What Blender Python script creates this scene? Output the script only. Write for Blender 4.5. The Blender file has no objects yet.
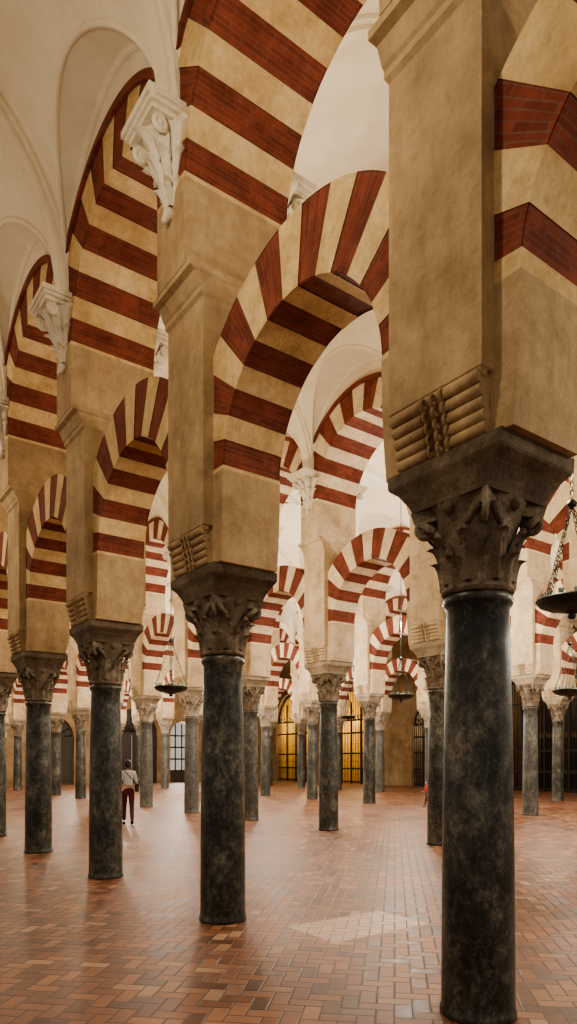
import bpy, math, random
from mathutils import Vector, Matrix
random.seed(3)
pi=math.pi
TH=math.radians(36.15)
# plan frame: x = D (across naves), y = T (along arcades)
def W2P(X,Z):  # camera-aligned ground coords -> plan
    return (math.cos(TH)*X+math.sin(TH)*Z, -math.sin(TH)*X+math.cos(TH)*Z)

# ------------------------------------------------ materials
def newmat(name):
    m=bpy.data.materials.new(name); m.use_nodes=True
    nt=m.node_tree; b=nt.nodes['Principled BSDF']
    return m,nt,b
def N(nt,t,**k):
    n=nt.nodes.new(t)
    for a,v in k.items(): setattr(n,a,v)
    return n
def noise(nt,vec,scale,detail=6,rough=.6):
    n=N(nt,'ShaderNodeTexNoise'); n.inputs['Scale'].default_value=scale
    n.inputs['Detail'].default_value=detail; n.inputs['Roughness'].default_value=rough
    nt.links.new(vec,n.inputs['Vector']); return n.outputs['Fac']
def ramp(nt,fac,stops):
    r=N(nt,'ShaderNodeValToRGB'); e=r.color_ramp.elements
    e[0].position=stops[0][0]; e[0].color=(*stops[0][1],1)
    e[1].position=stops[-1][0]; e[1].color=(*stops[-1][1],1)
    for p,c in stops[1:-1]:
        x=e.new(p); x.color=(*c,1)
    nt.links.new(fac,r.inputs[0]); return r.outputs[0]
def mix(nt,fac,a,b,mode='MIX'):
    m=N(nt,'ShaderNodeMix',data_type='RGBA',blend_type=mode)
    if isinstance(fac,(int,float)): m.inputs[0].default_value=fac
    else: nt.links.new(fac,m.inputs[0])
    for i,c in ((6,a),(7,b)):
        if isinstance(c,tuple): m.inputs[i].default_value=(*c,1)
        else: nt.links.new(c,m.inputs[i])
    return m.outputs[2]
def bump(nt,b,h,strength,dist=.01):
    n=N(nt,'ShaderNodeBump'); n.inputs['Strength'].default_value=strength; n.inputs['Distance'].default_value=dist
    nt.links.new(h,n.inputs['Height']); nt.links.new(n.outputs[0],b.inputs['Normal'])
def math_(nt,op,a,b=None,c=None):
    n=N(nt,'ShaderNodeMath',operation=op)
    for i,x in enumerate((a,b,c)):
        if x is None: continue
        if isinstance(x,(int,float)): n.inputs[i].default_value=x
        else: nt.links.new(x,n.inputs[i])
    return n.outputs[0]
def pos(nt): return N(nt,'ShaderNodeNewGeometry').outputs['Position']
def stone(name,dark,mid,light,s=1.6,bs=.5,rough=.85,stain=.55,pits=0):
    m,nt,b=newmat(name); p=pos(nt)
    n1=noise(nt,p,s,8,.65); n2=noise(nt,p,s*9,6,.7); n3=noise(nt,p,s*2.3,9,.75)
    c=ramp(nt,n1,[(.3,dark),(.5,mid),(.7,light)])
    c2=ramp(nt,n2,[(.25,(.55,.5,.45)),(.6,(1,1,1))])
    c=mix(nt,stain,c,c2,'MULTIPLY')
    c3=ramp(nt,n3,[(.34,(.62,.56,.50)),(.47,(1,1,1)),(.66,(1.12,1.12,1.12))])
    c=mix(nt,stain,c,c3,'MULTIPLY')
    h=n2
    if pits:
        # weathered pitting and run-down grime streaks
        n5=noise(nt,p,38,5,.7); pf=ramp(nt,n5,[(.30,(.5,.45,.40)),(.40,(1,1,1))])
        c=mix(nt,pits,c,pf,'MULTIPLY')
        mp=N(nt,'ShaderNodeMapping'); mp.inputs['Scale'].default_value=(2.4,2.4,.5); nt.links.new(p,mp.inputs[0])
        n6=noise(nt,mp.outputs[0],1.5,7,.7); c=mix(nt,pits,c,ramp(nt,n6,[(.36,(.66,.60,.54)),(.54,(1,1,1))]),'MULTIPLY')
        h=math_(nt,'ADD',n2,math_(nt,'MULTIPLY',n5,.35))
    nt.links.new(c,b.inputs['Base Color']); b.inputs['Roughness'].default_value=rough
    b.inputs['Specular IOR Level'].default_value=.25
    bump(nt,b,h,bs,.02); return m
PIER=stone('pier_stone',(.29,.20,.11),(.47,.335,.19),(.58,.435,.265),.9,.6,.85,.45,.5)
PIER2=stone('pier_stone_lit',(.46,.34,.21),(.62,.49,.33),(.72,.60,.44),1.6,.5,.85,.5,.3)  # lit copy of the pier stone: far rows' stronger light put into the colour
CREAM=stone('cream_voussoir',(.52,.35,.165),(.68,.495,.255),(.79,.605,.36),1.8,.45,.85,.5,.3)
CREAM2=stone('cream_voussoir_lit',(.60,.46,.28),(.74,.60,.41),(.82,.70,.52),2.2,.3)  # whiter voussoirs for far rows, brighter lighting painted into the tint
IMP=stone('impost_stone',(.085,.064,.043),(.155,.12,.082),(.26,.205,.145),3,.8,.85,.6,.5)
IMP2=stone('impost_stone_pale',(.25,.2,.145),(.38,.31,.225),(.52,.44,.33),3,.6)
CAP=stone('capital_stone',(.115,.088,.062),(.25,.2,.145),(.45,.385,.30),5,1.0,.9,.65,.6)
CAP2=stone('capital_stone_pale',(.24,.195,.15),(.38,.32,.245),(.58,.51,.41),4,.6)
PLAST=stone('vault_plaster',(.76,.67,.51),(.83,.745,.59),(.88,.81,.67),.6,.04,.9,.15)
CORB=stone('corbel_plaster',(.66,.58,.44),(.79,.71,.56),(.86,.79,.66),3,.2,.85,.3)
WALLM=stone('wall_stone',(.15,.09,.045),(.26,.17,.09),(.34,.24,.14),.8,.4)
def brickred():
    m,nt,b=newmat('red_brick_voussoir')
    uv=N(nt,'ShaderNodeUVMap').outputs[0]
    t=N(nt,'ShaderNodeTexBrick'); nt.links.new(uv,t.inputs['Vector'])
    t.inputs['Scale'].default_value=1; t.inputs['Brick Width'].default_value=.28; t.inputs['Row Height'].default_value=.05
    t.inputs['Mortar Size'].default_value=.005; t.inputs['Mortar Smooth'].default_value=.3
    t.inputs['Color1'].default_value=(.235,.060,.037,1); t.inputs['Color2'].default_value=(.155,.040,.027,1)
    t.inputs['Mortar'].default_value=(.17,.085,.06,1)
    n=noise(nt,pos(nt),4,8,.75)
    c=mix(nt,.85,t.outputs[0],ramp(nt,n,[(.3,(.55,.5,.47)),(.5,(.95,.95,.95)),(.68,(1.35,1.35,1.35))]),'MULTIPLY')
    nt.links.new(c,b.inputs['Base Color']); b.inputs['Roughness'].default_value=.85
    b.inputs['Specular IOR Level'].default_value=.2
    bump(nt,b,t.outputs['Fac'],-.6,.01); return m
RED=brickred()
def marble():
    m,nt,b=newmat('column_marble'); p=pos(nt)
    mp=N(nt,'ShaderNodeMapping'); mp.inputs['Scale'].default_value=(1,1,.6); mp.inputs['Rotation'].default_value=(.4,.3,0); nt.links.new(p,mp.inputs[0])
    n=noise(nt,mp.outputs[0],2.8,12,.85); n2=noise(nt,p,18,8,.8); n4=noise(nt,mp.outputs[0],5,8,.65)
    dk=ramp(nt,n,[(.38,(.006,.0058,.005)),(.46,(.018,.0175,.015)),(.53,(.060,.058,.047)),(.62,(.20,.19,.15))])
    lt=ramp(nt,n,[(.3,(.05,.052,.05)),(.55,(.14,.14,.13)),(.75,(.30,.29,.265))])
    r=N(nt,'ShaderNodeObjectInfo').outputs['Color']
    sp=N(nt,'ShaderNodeSeparateColor'); nt.links.new(r,sp.inputs[0])
    c=mix(nt,sp.outputs[0],dk,lt)
    v=math_(nt,'ABSOLUTE',math_(nt,'SUBTRACT',n4,.5))
    vf=ramp(nt,v,[(0,(.5,.5,.5)),(.012,(0,0,0))])
    c=mix(nt,vf,c,(.18,.17,.14))
    c=mix(nt,.75,c,ramp(nt,n2,[(.38,(.35,.35,.35)),(.62,(1.8,1.75,1.6))]),'MULTIPLY')
    nt.links.new(c,b.inputs['Base Color']); b.inputs['Roughness'].default_value=.36
    bump(nt,b,n2,.2,.008); return m
MARB=marble()
def floormat():
    m,nt,b=newmat('terracotta_floor'); p=pos(nt)
    mp=N(nt,'ShaderNodeMapping'); mp.inputs['Rotation'].default_value=(0,0,pi/4); mp.inputs['Scale'].default_value=(1/.12,1/.12,1); nt.links.new(p,mp.inputs[0])
    s=N(nt,'ShaderNodeSeparateXYZ'); nt.links.new(mp.outputs[0],s.inputs[0]); x,y=s.outputs[0],s.outputs[1]
    i=math_(nt,'FLOOR',x); j=math_(nt,'FLOOR',y); fx=math_(nt,'SUBTRACT',x,i); fy=math_(nt,'SUBTRACT',y,j)
    k=math_(nt,'FLOORED_MODULO',math_(nt,'ADD',math_(nt,'SUBTRACT',i,j),.25),4)
    is_=lambda q: math_(nt,'COMPARE',k,q+.25,.3)
    i0,i1,i2,i3=[is_(q) for q in range(4)]
    dl=math_(nt,'ADD',fx,i1); dr=math_(nt,'ADD',math_(nt,'SUBTRACT',1,fx),i0)
    db=math_(nt,'ADD',fy,i2); dt=math_(nt,'ADD',math_(nt,'SUBTRACT',1,fy),i3)
    d=math_(nt,'MINIMUM',math_(nt,'MINIMUM',dl,dr),math_(nt,'MINIMUM',db,dt))
    mr=N(nt,'ShaderNodeMapRange'); mr.inputs[1].default_value=.015; mr.inputs[2].default_value=.08; nt.links.new(d,mr.inputs[0]); til=mr.outputs[0]
    cx=N(nt,'ShaderNodeCombineXYZ'); nt.links.new(math_(nt,'SUBTRACT',i,i1),cx.inputs[0]); nt.links.new(math_(nt,'ADD',j,i3),cx.inputs[1])
    wn=N(nt,'ShaderNodeTexWhiteNoise',noise_dimensions='2D'); nt.links.new(cx.outputs[0],wn.inputs['Vector'])
    col=ramp(nt,wn.outputs['Value'],[(0,(.11,.048,.028)),(.3,(.20,.084,.045)),(.7,(.285,.13,.072)),(.93,(.355,.185,.112)),(1,(.42,.26,.17))])
    n=noise(nt,p,.8,7,.65); n2=noise(nt,p,12,6,.7)
    col=mix(nt,.9,col,ramp(nt,n,[(.3,(.50,.47,.45)),(.5,(.95,.93,.9)),(.7,(1.3,1.25,1.2))]),'MULTIPLY')
    col=mix(nt,.6,col,ramp(nt,n2,[(.3,(.65,.65,.65)),(.7,(1.2,1.2,1.2))]),'MULTIPLY')
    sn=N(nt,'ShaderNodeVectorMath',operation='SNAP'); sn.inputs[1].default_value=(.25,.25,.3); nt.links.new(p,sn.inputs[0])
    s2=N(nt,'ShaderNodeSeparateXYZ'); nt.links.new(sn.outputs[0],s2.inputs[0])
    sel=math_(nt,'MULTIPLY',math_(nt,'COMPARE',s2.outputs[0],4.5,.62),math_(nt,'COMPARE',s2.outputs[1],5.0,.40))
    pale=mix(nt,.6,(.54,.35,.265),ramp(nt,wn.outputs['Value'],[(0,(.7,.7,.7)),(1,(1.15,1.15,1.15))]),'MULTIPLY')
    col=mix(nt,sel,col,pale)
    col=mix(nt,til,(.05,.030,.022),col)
    nt.links.new(col,b.inputs['Base Color'])
    rr=math_(nt,'ADD',math_(nt,'MULTIPLY_ADD',n2,.35,.25),math_(nt,'MULTIPLY',wn.outputs['Value'],.12))
    nt.links.new(rr,b.inputs['Roughness'])
    b.inputs['Specular IOR Level'].default_value=.38
    h=math_(nt,'ADD',math_(nt,'ADD',til,math_(nt,'MULTIPLY',n2,.4)),math_(nt,'MULTIPLY',wn.outputs['Value'],.35))
    bump(nt,b,h,.5,.006); return m
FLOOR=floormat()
def plain(name,c,rough=.6,metal=0,var=.3):
    m,nt,b=newmat(name); n=noise(nt,pos(nt),8,5,.6)
    k=mix(nt,1,c,ramp(nt,n,[(.3,(1-var,)*3),(.7,(1+var,)*3)]),'MULTIPLY')
    nt.links.new(k,b.inputs['Base Color']); b.inputs['Roughness'].default_value=rough; b.inputs['Metallic'].default_value=metal
    return m
IRON=plain('dark_iron',(.02,.018,.016),.5,.6)
BRONZE=plain('lamp_bronze',(.05,.055,.045),.45,.8)
GLASS=plain('lamp_glass_cup',(.35,.42,.36),.2)
GOLD=plain('gilded_panel',(.60,.42,.14),.5)
HEDGE=plain('dark_wood',(.03,.018,.01),.6)
SKIN=plain('skin',(.55,.33,.23),.55,0,.05)
HAIR=plain('hair',(.02,.013,.01),.5)
SHIRT=plain('white_shirt',(.72,.72,.74),.8,0,.08)
TROU=plain('maroon_trousers',(.10,.02,.03),.8)
REDC=plain('red_cloth',(.50,.03,.025),.8)
SHOE=plain('shoe_leather',(.03,.02,.02),.5)
BAG=plain('bag_fabric',(.03,.03,.04),.8)

# ------------------------------------------------ mesh builder
class MB:
    def __init__(s): s.v=[];s.f=[];s.m=[];s.sm=[];s.uv=[];s.mats=[]
    def mi(s,mat):
        if mat not in s.mats: s.mats.append(mat)
        return s.mats.index(mat)
    def face(s,pts,mat,uv=None,smooth=False):
        b=len(s.v); s.v+= [tuple(p) for p in pts]; s.f.append(tuple(range(b,b+len(pts)))); s.m.append(s.mi(mat)); s.sm.append(smooth); s.uv.append(uv or [(p[0]+p[1],p[2]) for p in pts])
    def grid(s,fn,nu,nv,mat,smooth=True,cu=False):
        b=len(s.v); cols=nu if cu else nu+1
        for j in range(nv+1):
            for i in range(cols): s.v.append(tuple(fn(i/nu,j/nv)))
        for j in range(nv):
            for i in range(nu):
                i2=(i+1)%cols
                q=(b+j*cols+i,b+j*cols+i2,b+(j+1)*cols+i2,b+(j+1)*cols+i)
                s.f.append(q); s.m.append(s.mi(mat)); s.sm.append(smooth); s.uv.append([(s.v[k][0]+s.v[k][1],s.v[k][2]) for k in q])
    def lathe(s,prof,mat,n=32,c=(0,0),cap=True,smooth=True):
        def fn(u,v):
            k=min(int(round(v*(len(prof)-1))),len(prof)-1); r,z=prof[k]
            a=2*pi*u; return (c[0]+r*math.cos(a),c[1]+r*math.sin(a),z)
        s.grid(fn,n,len(prof)-1,mat,smooth,True)
    def path(s,pts,r,mat,k=8):
        P=[Vector(p) for p in pts]; n=len(P); fr=[]
        for i in range(n):
            t=(P[min(i+1,n-1)]-P[max(i-1,0)]).normalized(); u=t.cross(Vector((1,.13,.21))).normalized(); w=t.cross(u); fr.append((u,w))
        def fn(a,b):
            i=int(round(b*(n-1))); u,w=fr[i]; q=2*pi*a; return tuple(P[i]+u*r*math.cos(q)+w*r*math.sin(q))
        s.grid(fn,k,n-1,mat,True,True)
    def box(s,x0,x1,y0,y1,z0,z1,mat):
        P=[(x0,y0,z0),(x1,y0,z0),(x1,y1,z0),(x0,y1,z0),(x0,y0,z1),(x1,y0,z1),(x1,y1,z1),(x0,y1,z1)]
        for q in ((3,2,1,0),(4,5,6,7),(0,1,5,4),(1,2,6,5),(2,3,7,6),(3,0,4,7)): s.face([P[i] for i in q],mat)
    def stack(s,levels,mat,caps=True):
        for (a,b,z),(c,d,w) in zip(levels,levels[1:]):
            P=[(-a,-b,z),(a,-b,z),(a,b,z),(-a,b,z)]; Q=[(-c,-d,w),(c,-d,w),(c,d,w),(-c,d,w)]
            for i in range(4): s.face([P[i],P[(i+1)%4],Q[(i+1)%4],Q[i]],mat)
        if caps:
            a,b,z=levels[0]; s.face([(-a,b,z),(a,b,z),(a,-b,z),(-a,-b,z)],mat)
            a,b,z=levels[-1]; s.face([(-a,-b,z),(a,-b,z),(a,b,z),(-a,b,z)],mat)
    def tube(s,p0,p1,r,mat,n=8,r1=None,smooth=True):
        p0=Vector(p0);p1=Vector(p1);d=(p1-p0); L=d.length; q=d.to_track_quat('Z','Y'); r1=r if r1 is None else r1
        def ring(z,rr): return [tuple(p0+q@Vector((rr*math.cos(2*pi*i/n),rr*math.sin(2*pi*i/n),z))) for i in range(n)]
        b=len(s.v); s.v+=ring(0,r)+ring(L,r1)
        for i in range(n):
            k=(i+1)%n; f=(b+i,b+k,b+n+k,b+n+i); s.f.append(f); s.m.append(s.mi(mat)); s.sm.append(smooth); s.uv.append([(0,0)]*4)
        for f in (tuple(range(b+n-1,b-1,-1)),tuple(range(b+n,b+2*n))):
            s.f.append(f); s.m.append(s.mi(mat)); s.sm.append(False); s.uv.append([(0,0)]*n)
    def torus(s,c,axis,R,r,mat,n=16,k=6):
        c=Vector(c); q=Vector(axis).to_track_quat('Z','Y')
        def fn(u,v):
            a=2*pi*u;b=2*pi*v
            return tuple(c+q@Vector(((R+r*math.cos(b))*math.cos(a),(R+r*math.cos(b))*math.sin(a),r*math.sin(b))))
        s.grid(fn,n,k,mat,True,True)
    def ball(s,c,r,mat,n=12,sc=(1,1,1)):
        def fn(u,v):
            a=2*pi*u;b=pi*(v-.5); return (c[0]+r*sc[0]*math.cos(b)*math.cos(a),c[1]+r*sc[1]*math.cos(b)*math.sin(a),c[2]+r*sc[2]*math.sin(b))
        s.grid(fn,n,n//2,mat,True,True)
    def mesh(s,name):
        me=bpy.data.meshes.new(name); me.from_pydata(s.v,[],s.f)
        for m in s.mats: me.materials.append(m)
        me.polygons.foreach_set('material_index',s.m); me.polygons.foreach_set('use_smooth',s.sm)
        ul=me.uv_layers.new(name='UVMap'); flat=[c for fu in s.uv for p in fu for c in p]
        ul.data.foreach_set('uv',flat); me.update(); return me
def obj(name,me,loc=(0,0,0),rz=0,parent=None,color=None,scale=None):
    o=bpy.data.objects.new(name,me); bpy.context.collection.objects.link(o); o.location=loc; o.rotation_euler=(0,0,rz)
    if parent: o.parent=parent
    if color: o.color=color
    if scale: o.scale=scale
    return o
def empty(name,loc,rz=0):
    e=bpy.data.objects.new(name,None); bpy.context.collection.objects.link(e); e.location=loc; e.rotation_euler=(0,0,rz); return e

# ------------------------------------------------ column
def leaf(M,ang,z0,h,hw,rf,curl,mat,cx=0,cy=0):
    def fn(u,v):
        w=(u-.5)*2
        wid=hw*(1-.55*v**2.2)*(1+.10*math.sin(v*16))
        a=ang+w*wid
        vv=min(v,1)
        z=z0+h*(vv-(.22*max(0,vv-.72)/.28 if vv>.72 else 0))
        r=rf(z)+.018+curl*vv**3+.022*(1-abs(w))-.02*abs(w)*vv + .006*math.cos(w*9)
        return (cx+r*math.cos(a),cy+r*math.sin(a),z)
    M.grid(fn,8,10,mat)
def column_mesh(name,neck,cap,capm,impm,r0=.235,r1=.2):
    M=MB()
    prof=[(0,0),(r0+.008,0),(r0+.012,.015),(r0+.010,.04),(r0+.002,.06)]
    for i in range(13):
        t=i/12; prof.append((r0+(r1-r0)*t+.008*math.sin(pi*t),.09+(neck-.19)*t))
    prof+=[(r1+.02,neck-.07),(r1+.028,neck-.045),(r1+.02,neck-.02),(r1+.005,neck)]
    M.lathe(prof,MARB,40)
    H=cap; z=neck
    def rf(zz):
        t=max(0,min(1,(zz-z)/H)); return r1-.005+.03*t+.085*t**3
    M.lathe([(rf(z+H*i/12),z+H*i/12) for i in range(13)],capm,32)
    M.torus((0,0,z+.02),(0,0,1),r1+.01,.025,capm,32,8)
    for k in range(8): leaf(M,2*pi*k/8,z+.03,H*.42,.34,rf,.06,capm)
    for k in range(8): leaf(M,2*pi*(k+.5)/8,z+.06,H*.66,.34,rf,.075,capm)
    for k in range(4):
        a=pi/4+k*pi/2
        for sgn in (-1,1):
            pts=[(a+sgn*.55,rf(z+H*.5)+.02,z+H*.5),(a+sgn*.35,rf(z+H*.68)+.05,z+H*.70),(a+sgn*.12,rf(z+H*.8)+.10,z+H*.85)]
            P=[(r*math.cos(q),r*math.sin(q),zz) for q,r,zz in pts]
            M.tube(P[0],P[1],.022,capm,6); M.tube(P[1],P[2],.026,capm,6)
        rr=.335; c=(rr*math.cos(a),rr*math.sin(a),z+H*.80); ax=(-math.sin(a),math.cos(a),0)
        M.torus(c,ax,.052,.024,capm,14,6); M.torus(c,ax,.022,.02,capm,10,6)
        b=pi/2*k; M.ball((.28*math.cos(b),.28*math.sin(b),z+H*.93),.045,capm,10)
    zt=z+H
    def ab(hs,dz0,dz1):
        n=8; out=[]
        for k in range(4):
            for i in range(n):
                t=i/n*2-1; y=t*hs; x=hs-.06*(1-t*t)
                a=k*pi/2; out.append((x*math.cos(a)-y*math.sin(a),x*math.sin(a)+y*math.cos(a)))
        m=len(out)
        for i in range(m):
            p,q=out[i],out[(i+1)%m]; M.face([(p[0],p[1],dz0),(q[0],q[1],dz0),(q[0]*1.06,q[1]*1.06,dz1),(p[0]*1.06,p[1]*1.06,dz1)],capm)
        M.face([(p[0],p[1],dz0) for p in out[::-1]],capm); M.face([(p[0]*1.06,p[1]*1.06,dz1) for p in out],capm)
    ab(.29,zt-.075,zt)
    # impost block: x across nave, y along arcade (cavetto profile)
    M.stack([(.30,.30,zt),(.305,.31,zt+.03),(.318,.335,zt+.07),(.34,.385,zt+.13),(.365,.445,zt+.175),(.37,.455,zt+.19),(.37,.46,zt+IMPH)],impm)
    return M.mesh(name)
IMPH=.27
# ------------------------------------------------ heights above R1 datum (neck 2.73, capital .56)
ZI=2.73+.56+.27       # impost top = 3.56
ZC=4.42; RI=1.07; RO=1.70
ZT=6.15       # upper trim
ZC2=7.24; RD2=.60; B1=.33; BP=.44; AP=.375; B2=.60
def arch_mesh(name,hs,ri,ro,zc,zb,bt,cream,plainm,hood=False,nred=8,p=23.4,w=6.2):
    M=MB(); bounds=[]; a=0
    for k in range(nred):
        c=90+(k-(nred-1)/2)*p
        bounds.append((a,c-w,0)); bounds.append((c-w,c+w,1)); a=c+w
    bounds.append((a,180,0))
    def rout(t): 
        c=abs(math.cos(t)); return min(ro,hs/c if c>1e-6 else ro)
    def P(r,t,x): return (x,r*math.cos(t),zc+r*math.sin(t))
    for i,(a0,a1,red) in enumerate(bounds):
        mat=RED if red else cream; n=4
        e=.006 if red else 0.0
        for k in range(n):
            t0=math.radians(a0+(a1-a0)*k/n); t1=math.radians(a0+(a1-a0)*(k+1)/n)
            rm=(ri+ro)/2
            for sx in (-1,1):
                x=sx*(bt-e)
                M.face([P(ri,t0,x),P(rout(t0),t0,x),P(rout(t1),t1,x),P(ri,t1,x)],mat,[(ri,t0*rm),(rout(t0),t0*rm),(rout(t1),t1*rm),(ri,t1*rm)])
            M.face([P(ri+e,t0,-bt),P(ri+e,t0,bt),P(ri+e,t1,bt),P(ri+e,t1,-bt)],mat,[(-bt,t0*rm),(bt,t0*rm),(bt,t1*rm),(-bt,t1*rm)])
            M.face([P(rout(t0),t0,-bt),P(rout(t0),t0,bt),P(rout(t1),t1,bt),P(rout(t1),t1,-bt)],mat,[(-bt,t0*rm),(bt,t0*rm),(bt,t1*rm),(-bt,t1*rm)])
            if hood:
                r0=ro-.02; r1=ro+.07; xb=bt+.04
                q0=min(r0,hs/max(1e-6,abs(math.cos(t0)))); q1=min(r0,hs/max(1e-6,abs(math.cos(t1))))
                if q0==r0 and q1==r0:
                    for sx in (-1,1):
                        x=sx*xb
                        M.face([P(r0,t0,x),P(r1,t0,x),P(r1,t1,x),P(r0,t1,x)],RED)
                        M.face([P(r0,t0,sx*bt),P(r0,t0,x),P(r0,t1,x),P(r0,t1,sx*bt)],RED)
                        M.face([P(r1,t0,sx*bt*.8),P(r1,t0,x),P(r1,t1,x),P(r1,t1,sx*bt*.8)],RED)
    for sy in (-1,1):
        n=6
        def edge(z):
            t=(zc-z)/(zc-zb); return ri+(.05*t*t if not hood else 0)
        for k in range(n):
            z0=zb+(zc-zb)*k/n; z1=zb+(zc-zb)*(k+1)/n
            e0=edge(z0)*sy; e1=edge(z1)*sy; h=hs*sy
            for x in (-bt,bt): M.face([(x,e0,z0),(x,h,z0),(x,h,z1),(x,e1,z1)],plainm)
            M.face([(-bt,e0,z0),(bt,e0,z0),(bt,e1,z1),(-bt,e1,z1)],plainm)
        M.face([(-bt,edge(zb)*sy,zb),(bt,edge(zb)*sy,zb),(bt,hs*sy,zb),(-bt,hs*sy,zb)],plainm)
    if hood:
        n=24; zt=9.95; x=bt-.03
        for k in range(n):
            y0=-hs+2*hs*k/n; y1=-hs+2*hs*(k+1)/n
            g=lambda y: zc+math.sqrt(max(0,(ro-.03)**2-y*y))
            for sx in (-1,1): M.face([(sx*x,y0,g(y0)),(sx*x,y1,g(y1)),(sx*x,y1,zt),(sx*x,y0,zt)],PLAST)
    return M.mesh(name)
def pier_mesh(name,pm,pm2):
    M=MB(); MH=.36
    M.stack([(BP-.01,AP-.01,ZI+MH),(BP,AP,ZI+MH+.01),(BP,AP,ZT-.02)],pm)
    M.box(-B1+.01,B1-.01,-.40,.40,ZI,ZI+MH+.02,pm)
    for sx in (-1,1):
        n=8; hw=.345
        prof=[(sx*(.345+.085*((i/n)**1.6)),ZI+.005+(MH-.01)*i/n) for i in range(n+1)]
        for (x0,z0),(x1,z1) in zip(prof,prof[1:]):
            M.face([(x0,-hw,z0),(x0,hw,z0),(x1,hw,z1),(x1,-hw,z1)],pm2)
            for sy in (-1,1): M.face([(sx*.2,sy*hw,z0),(x0,sy*hw,z0),(x1,sy*hw,z1),(sx*.2,sy*hw,z1)],pm2)
        for i in range(5):
            t=(i+.5)/5; x=sx*(.345+.085*t**1.6+.008); z=ZI+.01+(MH-.02)*t
            M.tube((x,-hw-.01,z),(x,-.10,z),.038,pm2,10); M.tube((x,.10,z),(x,hw+.01,z),.038,pm2,10)
            for y in (-.075,0,.075): M.torus((x+sx*.008,y,z),(0,1,0),.032,.014,pm2,8,5)
        M.tube((sx*.405,-hw-.02,ZI+MH-.01),(sx*.405,hw+.02,ZI+MH-.01),.032,pm2,10)
    M.stack([(BP,AP,ZT-.03),(BP+.03,AP+.015,ZT),(BP+.03,AP+.015,ZT+.05),(BP+.05,AP+.015,ZT+.07),(B2-.06,AP+.01,ZT+.17),(B2,AP+.03,ZT+.19),(B2,AP+.03,ZT+.25),(B2-.015,.29,ZT+.27)],pm)
    M.stack([(B2-.015,.27,ZT+.26),(B2-.015,.27,ZC2+.6)],pm)
    return M.mesh(name)
def corbel_mesh(name):
    M=MB(); z0=7.08; H=.80
    def rr(t): return .05+.25*t**1.5
    def fn(u,v):
        a=-pi/2+pi*u; z=z0+H*.86*v; r=rr(v)*(1+.05*math.cos(a*10)); return (r*1.1*math.cos(a)-.02,r*.95*math.sin(a),z)
    M.grid(fn,24,12,CORB)
    rf=lambda z: rr(max(0,min(1,(z-z0)/(H*.86))))
    for zf,hh,cu,hw in ((0.02,.32,.08,.42),(.26,.36,.10,.36),(.5,.38,.11,.30)):
        for k in range(5):
            a=-pi/2+.2+(pi-.4)*k/4
            leaf(M,a,z0+H*zf,H*hh,hw,rf,cu,CORB)
    for k in range(3): M.ball((.05+.02*k,0,z0-.03-.04*k),.06-.012*k,CORB,10)
    for sy in (-1,1):
        M.torus((.25,sy*.22,z0+H*.74),(0,1,0),.055,.03,CORB,14,6); M.ball((.25,sy*.22,z0+H*.74),.04,CORB,8)
    for i,(a,b,z,w) in enumerate(((.35,.26,.84,.90),(.38,.30,.90,.95),(.41,.33,.95,1.03))):
        M.box(-.02,a,-b,b,z0+H*z,z0+H*w,CORB)
    return M.mesh(name)
ZV=7.90
def vault_half_mesh(name,Wh,S,dz,ztop=10.95):
    """half nave: wall plane at x=0, crown at x=Wh, bay centred on y=0"""
    M=MB(); z0=ZV+dz; h1=ztop-z0; hl=S/2-.07; h2=1.80
    def ub(z):
        t=(z-z0)/h1; return Wh-Wh*math.sqrt(max(0,1-t*t))
    zl=lambda y: z0+h2*math.sqrt(max(0,1-(y/hl)**2)) if abs(y)<hl else z0
    yv=lambda v: -hl*math.cos(pi*v)
    M.grid(lambda u,v:(u*ub(zl(yv(v))),yv(v),zl(yv(v))),6,36,PLAST)
    def barrel(u,v):
        y=yv(v); us=ub(zl(y))
        a0=math.acos(max(-1,min(1,(Wh-us)/Wh))); a=a0+(pi/2-a0)*u
        return (Wh-Wh*math.cos(a),y,z0+h1*math.sin(a))
    M.grid(barrel,18,36,PLAST)
    for sy in (-1,1):
        for (w,dp) in ((S/2-hl+.12,.05),(.04+S/2-hl,.10)):
            def rib(u,v):
                a=pi/2*u; x=Wh-(Wh-dp)*math.cos(a); z=z0+(h1-dp)*math.sin(a)
                return (x,sy*(S/2-w*v),z)
            M.grid(rib,28,1,PLAST)
            def side(u,v):
                a=pi/2*u; q=dp*(1-v); return (Wh-(Wh-q)*math.cos(a),sy*(S/2-w),z0+(h1-q)*math.sin(a))
            M.grid(side,28,1,PLAST)
    pts=[(ub(zl(yv(i/40))),yv(i/40),zl(yv(i/40))) for i in range(41)]
    M.path(pts,.035,PLAST)
    M.path([(.02,yv(i/40),zl(yv(i/40))) for i in range(41)],.05,PLAST)
    return M.mesh(name)

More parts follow.
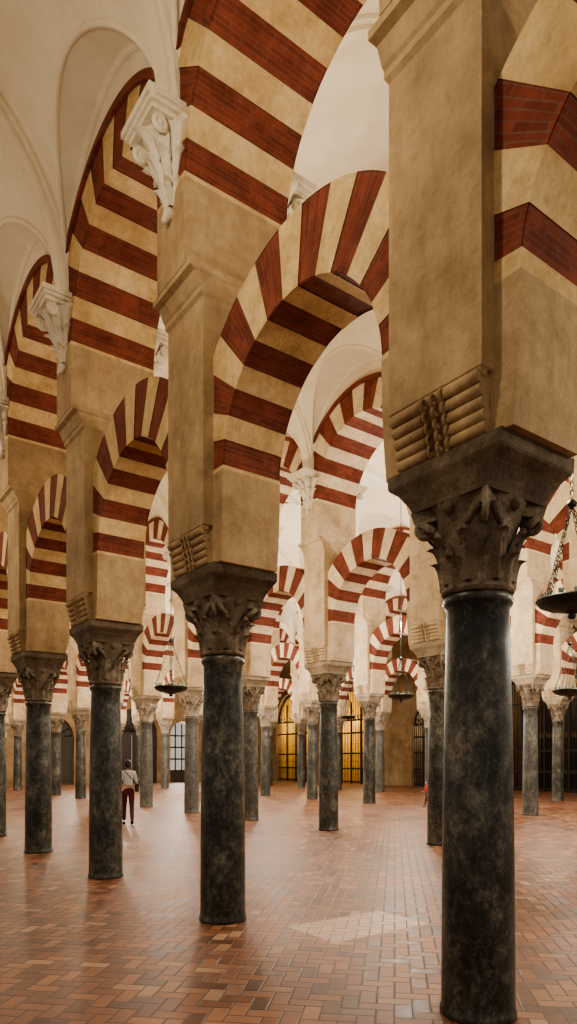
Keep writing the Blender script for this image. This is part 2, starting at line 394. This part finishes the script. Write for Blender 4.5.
CB=corbel_mesh('corbel_carving')
rows=[ # D, T0, S, jmin,jmax, neck, cap, light?
 (-3.11,2.88,3.26,-1,6,2.73,.56,0),
 (3.64,2.88,3.26,-1,13,2.73,.56,0),
 (10.39,2.28,3.44,-1,12,3.06,.64,1),
 (18.3,1.70,3.60,-1,12,3.30,.68,1),
 (25.6,2.2,3.50,-1,12,3.30,.68,1)]
XW=32.6; YE=47.5
for ri_,(D,T0,S,j0,j1,neck,cap,lt) in enumerate(rows):
    hs=S/2; dz=neck+cap-3.29
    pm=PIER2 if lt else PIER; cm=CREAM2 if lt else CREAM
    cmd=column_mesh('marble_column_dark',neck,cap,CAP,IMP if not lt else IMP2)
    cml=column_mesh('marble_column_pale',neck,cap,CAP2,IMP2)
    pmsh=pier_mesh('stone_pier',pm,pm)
    k=hs-1.63
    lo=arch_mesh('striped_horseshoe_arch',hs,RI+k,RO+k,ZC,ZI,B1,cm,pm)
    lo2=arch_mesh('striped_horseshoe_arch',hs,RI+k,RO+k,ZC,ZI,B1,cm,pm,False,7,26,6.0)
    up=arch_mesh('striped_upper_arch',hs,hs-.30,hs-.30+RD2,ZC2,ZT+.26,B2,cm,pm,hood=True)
    for j in range(j0,j1+1):
        T=T0+S*j
        if T>YE-1: break
        if lt: dark=random.random()<.6; c=random.uniform(.0,.25) if dark else random.uniform(.3,.8)
        else: dark=True; c=random.uniform(0,.12)
        if ri_==1: c={0:.06,1:.0,2:.1,3:.04}.get(j,c)
        if ri_==2: 
            c={2:.1,3:.12,4:.3,5:.9,6:.7}.get(j,c); dark=c<.4
        if ri_==3 and j==3: c=.5
        obj('marble_column',cmd if dark else cml,(D,T,0),0,None,(c,c,c,1))
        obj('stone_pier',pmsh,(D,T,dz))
        for sx in (-1,1): obj('vault_corbel',CB,(D+sx*(B2-.03),T,dz),0 if sx>0 else pi)
        if j<j1 and T+S<YE-1:
            obj('striped_horseshoe_arch',lo2 if (ri_==1 and j==-1) else lo,(D,T+hs,dz)); obj('striped_upper_arch',up,(D,T+hs,dz))
    for side in (-1,1):
        if ri_==0 and side<0: continue
        if side>0: nxt=rows[ri_+1][0] if ri_<4 else XW
        else: nxt=rows[ri_-1][0]
        Wh=abs(nxt-D)/2-B2+.03
        if ri_==4 and side>0: Wh=abs(nxt-D)-B2
        vm=vault_half_mesh('vault_bay',Wh,S,dz)
        root=empty('ceiling',(D+side*(B2-.03),0,0))
        for j in range(j0,j1):
            T=T0+S*(j+.5)
            if T+hs>YE+.5: break
            obj('vault_bay',vm,(0,T,0),0,root,None,(side,1,1))
# ------------------------------------------------ floor and walls
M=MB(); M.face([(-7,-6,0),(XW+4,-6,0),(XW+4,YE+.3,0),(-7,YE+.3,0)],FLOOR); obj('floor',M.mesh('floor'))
def wall_with_arches(name,L0,L1,openings,H,mat,depth,place):
    M=MB(); 
    def q(pts): M.face([place(*p) for p in pts],mat)
    cur=L0
    for c,hw,zs in sorted(openings):
        q([(cur,0,0),(c-hw,0,0),(c-hw,0,H),(cur,0,H)])
        n=24
        for i in range(n):
            a0=pi-pi*i/n;a1=pi-pi*(i+1)/n
            s0=c+hw*math.cos(a0);s1=c+hw*math.cos(a1);z0=zs+hw*math.sin(a0);z1=zs+hw*math.sin(a1)
            q([(s0,0,z0),(s1,0,z1),(s1,0,H),(s0,0,H)]); q([(s0,0,z0),(s1,0,z1),(s1,depth,z1),(s0,depth,z0)])
        for s in (c-hw,c+hw): q([(s,0,0),(s,depth,0),(s,depth,zs),(s,0,zs)])
        cur=c+hw
    q([(cur,0,0),(L1,0,0),(L1,0,H),(cur,0,H)])
    return obj(name,M.mesh(name))
ops=[(14.0,2.2,4.2),(21.6,2.9,6.0),(29.6,1.5,4.0),(37.3,2.2,4.6),(44.0,2.4,4.8)]
wall_with_arches('wall_right',-6,YE+.3,ops,11.2,WALLM,.6,lambda s,d,z:(XW+d,s,z))
ops2=[(1.0,1.5,3),(8.0,1.6,3.2),(14.5,1.6,3.2),(20.5,1.9,3.6),(24.6,1.1,3.6),(29.2,1.5,3.2)]
wall_with_arches('wall_back',-7,XW+.3,ops2,11.2,WALLM,.6,lambda s,d,z:(s,YE+d,z))
def grille_mesh(hw,zs,br=.026):
    M=MB()
    n=int(hw*2/.17)
    for i in range(n+1):
        x=-hw+2*hw*i/n; top=zs+math.sqrt(max(0,hw*hw-x*x)); M.tube((x,0,0),(x,0,max(top,.3)),br,IRON,6)
        if i%2:
            for z in (.7,1.6,2.9): M.ball((x,0,z),.05,IRON,6)
    for z in (.15,1.1,2.2,zs*.8,zs): M.box(-hw,hw,-.025,.025,z-.055,z+.055,IRON)
    for x in (-hw*.5,0,hw*.5): M.box(x-.06,x+.06,-.035,.035,0,zs+.6*hw,IRON)
    for i in range(8):
        x=-hw+hw*2*(i+.5)/8
        M.torus((x,0,zs+.22),(0,1,0),.14,.025,IRON,14,5)
    M.path([(hw*.97*math.cos(pi*i/20),0,zs+hw*.97*math.sin(pi*i/20)) for i in range(21)],.05,IRON,6)
    return M.mesh('iron_grille')
for k,(c,hw,zs) in enumerate(ops):
    obj('iron_grille',grille_mesh(hw,zs),(XW+.3,c,0),pi/2)
    lit=c>30
    M=MB(); d=2.6
    m=GOLD if lit else HEDGE; wm=GOLD if lit else WALLM
    M.box(XW+.6,XW+.6+d,c-hw-.3,c-hw-.2,0,zs+hw+.3,wm); M.box(XW+.6,XW+.6+d,c+hw+.2,c+hw+.3,0,zs+hw+.3,wm)
    M.box(XW+.6,XW+.6+d,c-hw-.3,c+hw+.3,zs+hw+.2,zs+hw+.4,wm)
    M.box(XW+.6+d,XW+.7+d,c-hw-.3,c+hw+.3,0,zs+hw+.4,wm)
    for y in (-1,-.35,.35,1): M.tube((XW+.5+d,c+y*hw*.8,.9),(XW+.5+d,c+y*hw*.8,zs),.07,m,10)
    for y in (-.67,0,.67):
        for z0,z1 in ((1.1,zs*.5),(zs*.55,zs*.95)): M.box(XW+.52+d,XW+.6+d,c+y*hw*.8-.28*hw*.7,c+y*hw*.8+.28*hw*.7,z0,z1,HEDGE)
    M.box(XW+.2+d,XW+.6+d,c-hw*.8,c+hw*.8,0,.95,HEDGE)
    obj('side_chapel',M.mesh('side_chapel'))
    L=bpy.data.lights.new('chapel_lamp','POINT'); L.energy=480 if lit else 110; L.color=(1,.74,.38) if lit else (1,.8,.55); L.shadow_soft_size=.2
    o=bpy.data.objects.new('chapel_lamp',L); bpy.context.collection.objects.link(o); o.location=(XW+1.6,c,zs)
for k,(c,hw,zs) in enumerate(ops2):
    M=MB()
    if k==4: # glazed door, daylight outside
        for i in range(5):
            x=c-hw+2*hw*i/4; M.box(x-.06,x+.06,YE+.25,YE+.32,0,zs+.8*hw,HEDGE)
        for z in (.05,.9,1.8,2.7,zs): M.box(c-hw,c+hw,YE+.25,YE+.32,z-.06,z+.06,HEDGE)
        M.box(c-hw,c+hw,YE+.27,YE+.30,0,.9,HEDGE)
        obj('door_%d'%(k+1),M.mesh('door')); continue
    for sx in (-1,1):
        M.box(c+(sx*hw/2)-hw/2+.03,c+(sx*hw/2)+hw/2-.03,YE+.25,YE+.32,0,zs,HEDGE)
        for z0,z1 in ((.3,1.3),(1.5,zs-.2)): M.box(c+(sx*hw/2)-hw/2+.2,c+(sx*hw/2)+hw/2-.2,YE+.2,YE+.26,z0,z1,HEDGE)
    M.box(c-hw,c+hw,YE+.22,YE+.34,zs,zs+.15,HEDGE)
    for i in range(9):
        a=pi*(i+.5)/9; M.tube((c,YE+.28,zs),(c+hw*math.cos(a),YE+.28,zs+hw*math.sin(a)),.03,HEDGE,6)
    M.face([(c-hw,YE+.4,zs),(c+hw,YE+.4,zs),(c+hw,YE+.4,zs+hw),(c-hw,YE+.4,zs+hw)],HEDGE)
    obj('door_%d'%(k+1),M.mesh('door'))
# ------------------------------------------------ hanging lamps
def lamp_mesh(top):
    M=MB()
    M.lathe([(0,-.16),(.03,-.155),(.05,-.12),(.03,-.10),(.10,-.075),(.24,-.05),(.34,-.005),(.37,.03),(.37,.055),(.34,.05),(.30,.03),(.12,.0),(0,-.01)],BRONZE,36)
    M.torus((0,0,.05),(0,0,1),.365,.018,BRONZE,36,8)
    for k in range(12):
        a=2*pi*k/12; M.lathe([(.012,.04),(.022,.06),(.032,.10),(.036,.13)],GLASS,8,(.30*math.cos(a),.30*math.sin(a)))
    ap=Vector((0,0,1.12))
    def chain(p0,p1):
        d=p1-p0; n=max(2,int(d.length/.05)); dr=d.normalized(); q=dr.to_track_quat('Z','Y')
        for i in range(n):
            c=p0+d*(i+.5)/n; ax=q@Vector((1,0,0) if i%2 else (0,1,0))
            qq=Matrix((ax.cross(dr),dr,ax)).transposed()
            def fn(u,v):
                a=2*pi*u;b=2*pi*v; R=.017;r=.0055
                l=Vector(((R+r*math.cos(b))*math.cos(a),(R*1.75+r*math.cos(b))*math.sin(a),r*math.sin(b))); return tuple(c+qq@l)
            M.grid(fn,8,4,BRONZE,True,True)
    for k in range(4):
        a=pi/4+k*pi/2; chain(Vector((.36*math.cos(a),.36*math.sin(a),.06)),ap)
    M.lathe([(0,1.08),(.05,1.09),(.06,1.12),(.03,1.16),(.0,1.18)],BRONZE,12)
    chain(Vector((0,0,1.17)),Vector((0,0,top)))
    return M.mesh('hanging_lamp')
def lampat(px,Dd,z):
    r=(px-288.5)/683; Z=Dd/(math.cos(TH)*r+math.sin(TH)); X=r*Z
    return (*W2P(X,Z),z)
LP=[(572,7.0,3.38),(171,7.0,3.27),(570,14.3,3.2),(401,14.3,3.5),(240,14.3,3.5),(348,21.8,3.75)]
for a in LP:
    p=lampat(*a); obj('hanging_lamp',lamp_mesh(10.95-p[2]-.05),p,random.random())
# ------------------------------------------------ lights
def point(p,e,col=(1,.86,.68),r=.15):  # added fill lights for vaults and arches, separate from the hanging lamps
    L=bpy.data.lights.new('nave_fill','POINT'); L.energy=e; L.color=col; L.shadow_soft_size=r
    o=bpy.data.objects.new('nave_fill',L); bpy.context.collection.objects.link(o); o.location=p
for T in (-1,5,12,19,26,33,40): point((7.0,T,5.2),240,(1,.87,.65))
for T in (0,7,14,21,28,35,42): point((14.3,T,5.6),600,(1,.93,.80)); point((21.9,T,5.6),400,(1,.92,.77))
for T in (4,14,24,34): point((.3,T,6.4),180,(1,.87,.65)); point((29.3,T+1,4.0),65,(1,.82,.58))
def area(p,rot,sx,sy,e,col):
    L=bpy.data.lights.new('daylight','AREA'); L.shape='RECTANGLE'; L.size=sx;L.size_y=sy; L.energy=e; L.color=col
    o=bpy.data.objects.new('daylight',L); bpy.context.collection.objects.link(o); o.location=p; o.rotation_euler=rot
area((24.6,YE+1.2,2.9),(-pi/2,0,0),3.2,5.6,550,(1,.93,.8))
w=bpy.data.worlds.new('world'); bpy.context.scene.world=w; w.use_nodes=True
w.node_tree.nodes['Background'].inputs[0].default_value=(1,.90,.77,1); w.node_tree.nodes['Background'].inputs[1].default_value=.36

# ------------------------------------------------ person
def skin(name,pts,edges,mat,parent,sub=1):
    me=bpy.data.meshes.new(name); me.from_pydata([p[:3] for p in pts],edges,[])
    o=bpy.data.objects.new(name,me); bpy.context.collection.objects.link(o); o.parent=parent
    md=o.modifiers.new('s','SKIN'); sk=me.skin_vertices[0].data
    for i,p in enumerate(pts):
        r=p[3] if isinstance(p[3],tuple) else (p[3],p[3]); sk[i].radius=r
    sk[0].use_root=True; md.use_smooth_shade=True
    s=o.modifiers.new('u','SUBSURF'); s.levels=sub; s.render_levels=sub
    me.materials.append(mat); return o
LIPS=plain('lips',(.4,.12,.1))
def person(name,loc,rz,TROU,SHIRT_,bag=True,sc=1.0):
    e=empty(name,loc,rz)   # faces +y, walking
    skin('trousers',[(0,0,.90,(.15,.11)),(0,0,.98,(.13,.10)),(-.085,.01,.84,.095),(-.09,.13,.50,.065),(-.09,.16,.28,.055),(-.09,.20,.10,.045),(.085,.0,.84,.095),(.09,-.02,.50,.065),(.09,-.13,.30,.055),(.09,-.24,.13,.045)],
         [(0,1),(0,2),(2,3),(3,4),(4,5),(0,6),(6,7),(7,8),(8,9)],TROU,e,2)
    skin('shirt',[(0,0,.98,(.135,.105)),(0,.0,1.10,(.12,.095)),(0,.0,1.24,(.145,.105)),(0,-.005,1.35,(.13,.09)),(0,0,1.41,(.06,.055)),(-.15,-.005,1.35,.06),(-.20,-.05,1.12,.048),(-.20,-.02,.98,.042),(.15,-.005,1.35,.06),(.20,.02,1.12,.048),(.20,.09,1.0,.042)],
         [(0,1),(1,2),(2,3),(3,4),(3,5),(5,6),(6,7),(3,8),(8,9),(9,10)],SHIRT_,e,2)
    skin('neck',[(0,0,1.38,.05),(0,.01,1.46,.048)],[(0,1)],SKIN,e,2)
    for sx,ar in ((-1,[(-.20,-.02,.99,.034),(-.195,.03,.88,.028),(-.19,.05,.82,(.03,.022)),(-.19,.06,.78,(.036,.018))]),(1,[(.20,.09,1.01,.034),(.18,.18,.98,.028),(.17,.24,.98,(.03,.022)),(.165,.28,.98,(.034,.018))])):
        skin('forearm',ar,[(0,1),(1,2),(2,3)],SKIN,e,2)
        a=Vector(ar[2][:3]); b=Vector(ar[3][:3]); d=(b-a).normalized(); s=Vector((0,1,0)) if sx<0 else Vector((0,0,1)); s=(s-d*s.dot(d)).normalized(); cu=Vector((1,0,0))*(-sx)
        for i,l in enumerate((.065,.075,.07,.055)):
            p=b+s*(.027-.018*i); q=p+d*l*.5+cu*.006; r=p+d*l+cu*.025
            skin('finger_%d'%(i+1),[(*p,.009),(*q,.0085),(*r,.007)],[(0,1),(1,2)],SKIN,e,1)
        p=a+s*.02; skin('thumb',[(*p,.011),(*(p+s*.025+d*.02),.010),(*(p+s*.03+d*.05+cu*.01),.008)],[(0,1),(1,2)],SKIN,e,1)
    M=MB()
    def hd(u,v):
        a=2*pi*u;b=pi*(v-.5); x=.073*math.cos(b)*math.cos(a); y=.092*math.cos(b)*math.sin(a); z=.112*math.sin(b)
        if z<0: x*=1+z*1.8; y*=1+z*.8
        return (x,y+.012,z+1.555)
    M.grid(hd,24,16,SKIN,True,True)
    M.ball((0,.108,1.54),.016,SKIN,8,(.8,1.1,1.3)); M.ball((0,.098,1.497),.02,LIPS,8,(1.1,.4,.35))
    for sx in (-1,1):
        M.ball((sx*.03,.093,1.565),.012,SHIRT,8); M.ball((sx*.03,.102,1.565),.006,HAIR,6); M.ball((sx*.074,.0,1.55),.02,SKIN,8,(.4,.7,1.3))
        M.tube((sx*.015,.1,1.585),(sx*.045,.092,1.585),.004,HAIR,6)
    obj('head',M.mesh('head'),(0,0,0),0,e)
    M=MB()
    def hr(u,v):
        a=pi*.93+ (pi*1.14)*u; b=pi*(v*.72-.22)
        return (.084*math.cos(b)*math.cos(a),.104*math.cos(b)*math.sin(a)+.006,1.565+.125*math.sin(b))
    M.grid(hr,20,12,HAIR); M.ball((0,-.02,1.60),.088,HAIR,16,(.96,1.0,.95)); M.ball((0,-.105,1.56),.045,HAIR,12); M.ball((0,-.12,1.50),.03,HAIR,10,(1,.8,1.8))
    obj('hair',M.mesh('hair'),(0,0,0),0,e)
    for n,(x,y,z,t) in enumerate(((-.09,.22,.0,0),(.09,-.26,.045,-.5))):
        M=MB()
        def sh(u,v):
            a=2*pi*u; b=pi*(v-.5); yy=.125*math.cos(b)*math.sin(a); return (.043*math.cos(b)*math.cos(a),yy,.045*math.sin(b)*(1.0 if yy<0.02 else .65)+.04)
        M.grid(sh,16,8,SHOE,True,True)
        o=obj('shoe_%d'%(n+1),M.mesh('shoe'),(x,y+.04,z),0,e); o.rotation_euler=(t,0,0)
    if bag:
        M=MB(); M.box(.17,.26,-.17,.10,.86,1.07,BAG); M.tube((.215,-.15,1.06),(-.10,-.09,1.40),.012,BAG,6); M.tube((.215,.09,1.06),(-.09,.07,1.40),.012,BAG,6)
        o=obj('shoulder_bag',M.mesh('shoulder_bag'),(0,0,0),0,e); b=o.modifiers.new('b','BEVEL'); b.width=.02; b.segments=3
    e.scale=(sc,)*3
r=(128-288.5)/683; Z=1.65*683/64; p=W2P(r*Z,Z); person('walking_woman',(p[0],p[1],0),-.35,TROU,SHIRT)
r=(427-288.5)/683; Z=1.65*683/46; p=W2P(r*Z,Z); person('walking_child',(p[0],p[1],0),1.2,TROU,REDC,False,.55)
# ------------------------------------------------ camera
cam=bpy.data.cameras.new('camera'); co=bpy.data.objects.new('camera',cam); bpy.context.collection.objects.link(co)
co.location=(0,0,1.65); co.rotation_euler=(pi/2,0,-TH); cam.lens=24; cam.sensor_width=36; cam.sensor_fit='AUTO'; cam.shift_y=(761-512)/1024
cam.clip_end=300
bpy.context.scene.camera=co
vs=bpy.context.scene.view_settings
vs.view_transform='AgX'
try: vs.look='AgX - Medium High Contrast'
except Exception as ex: print(ex)
vs.exposure=.45
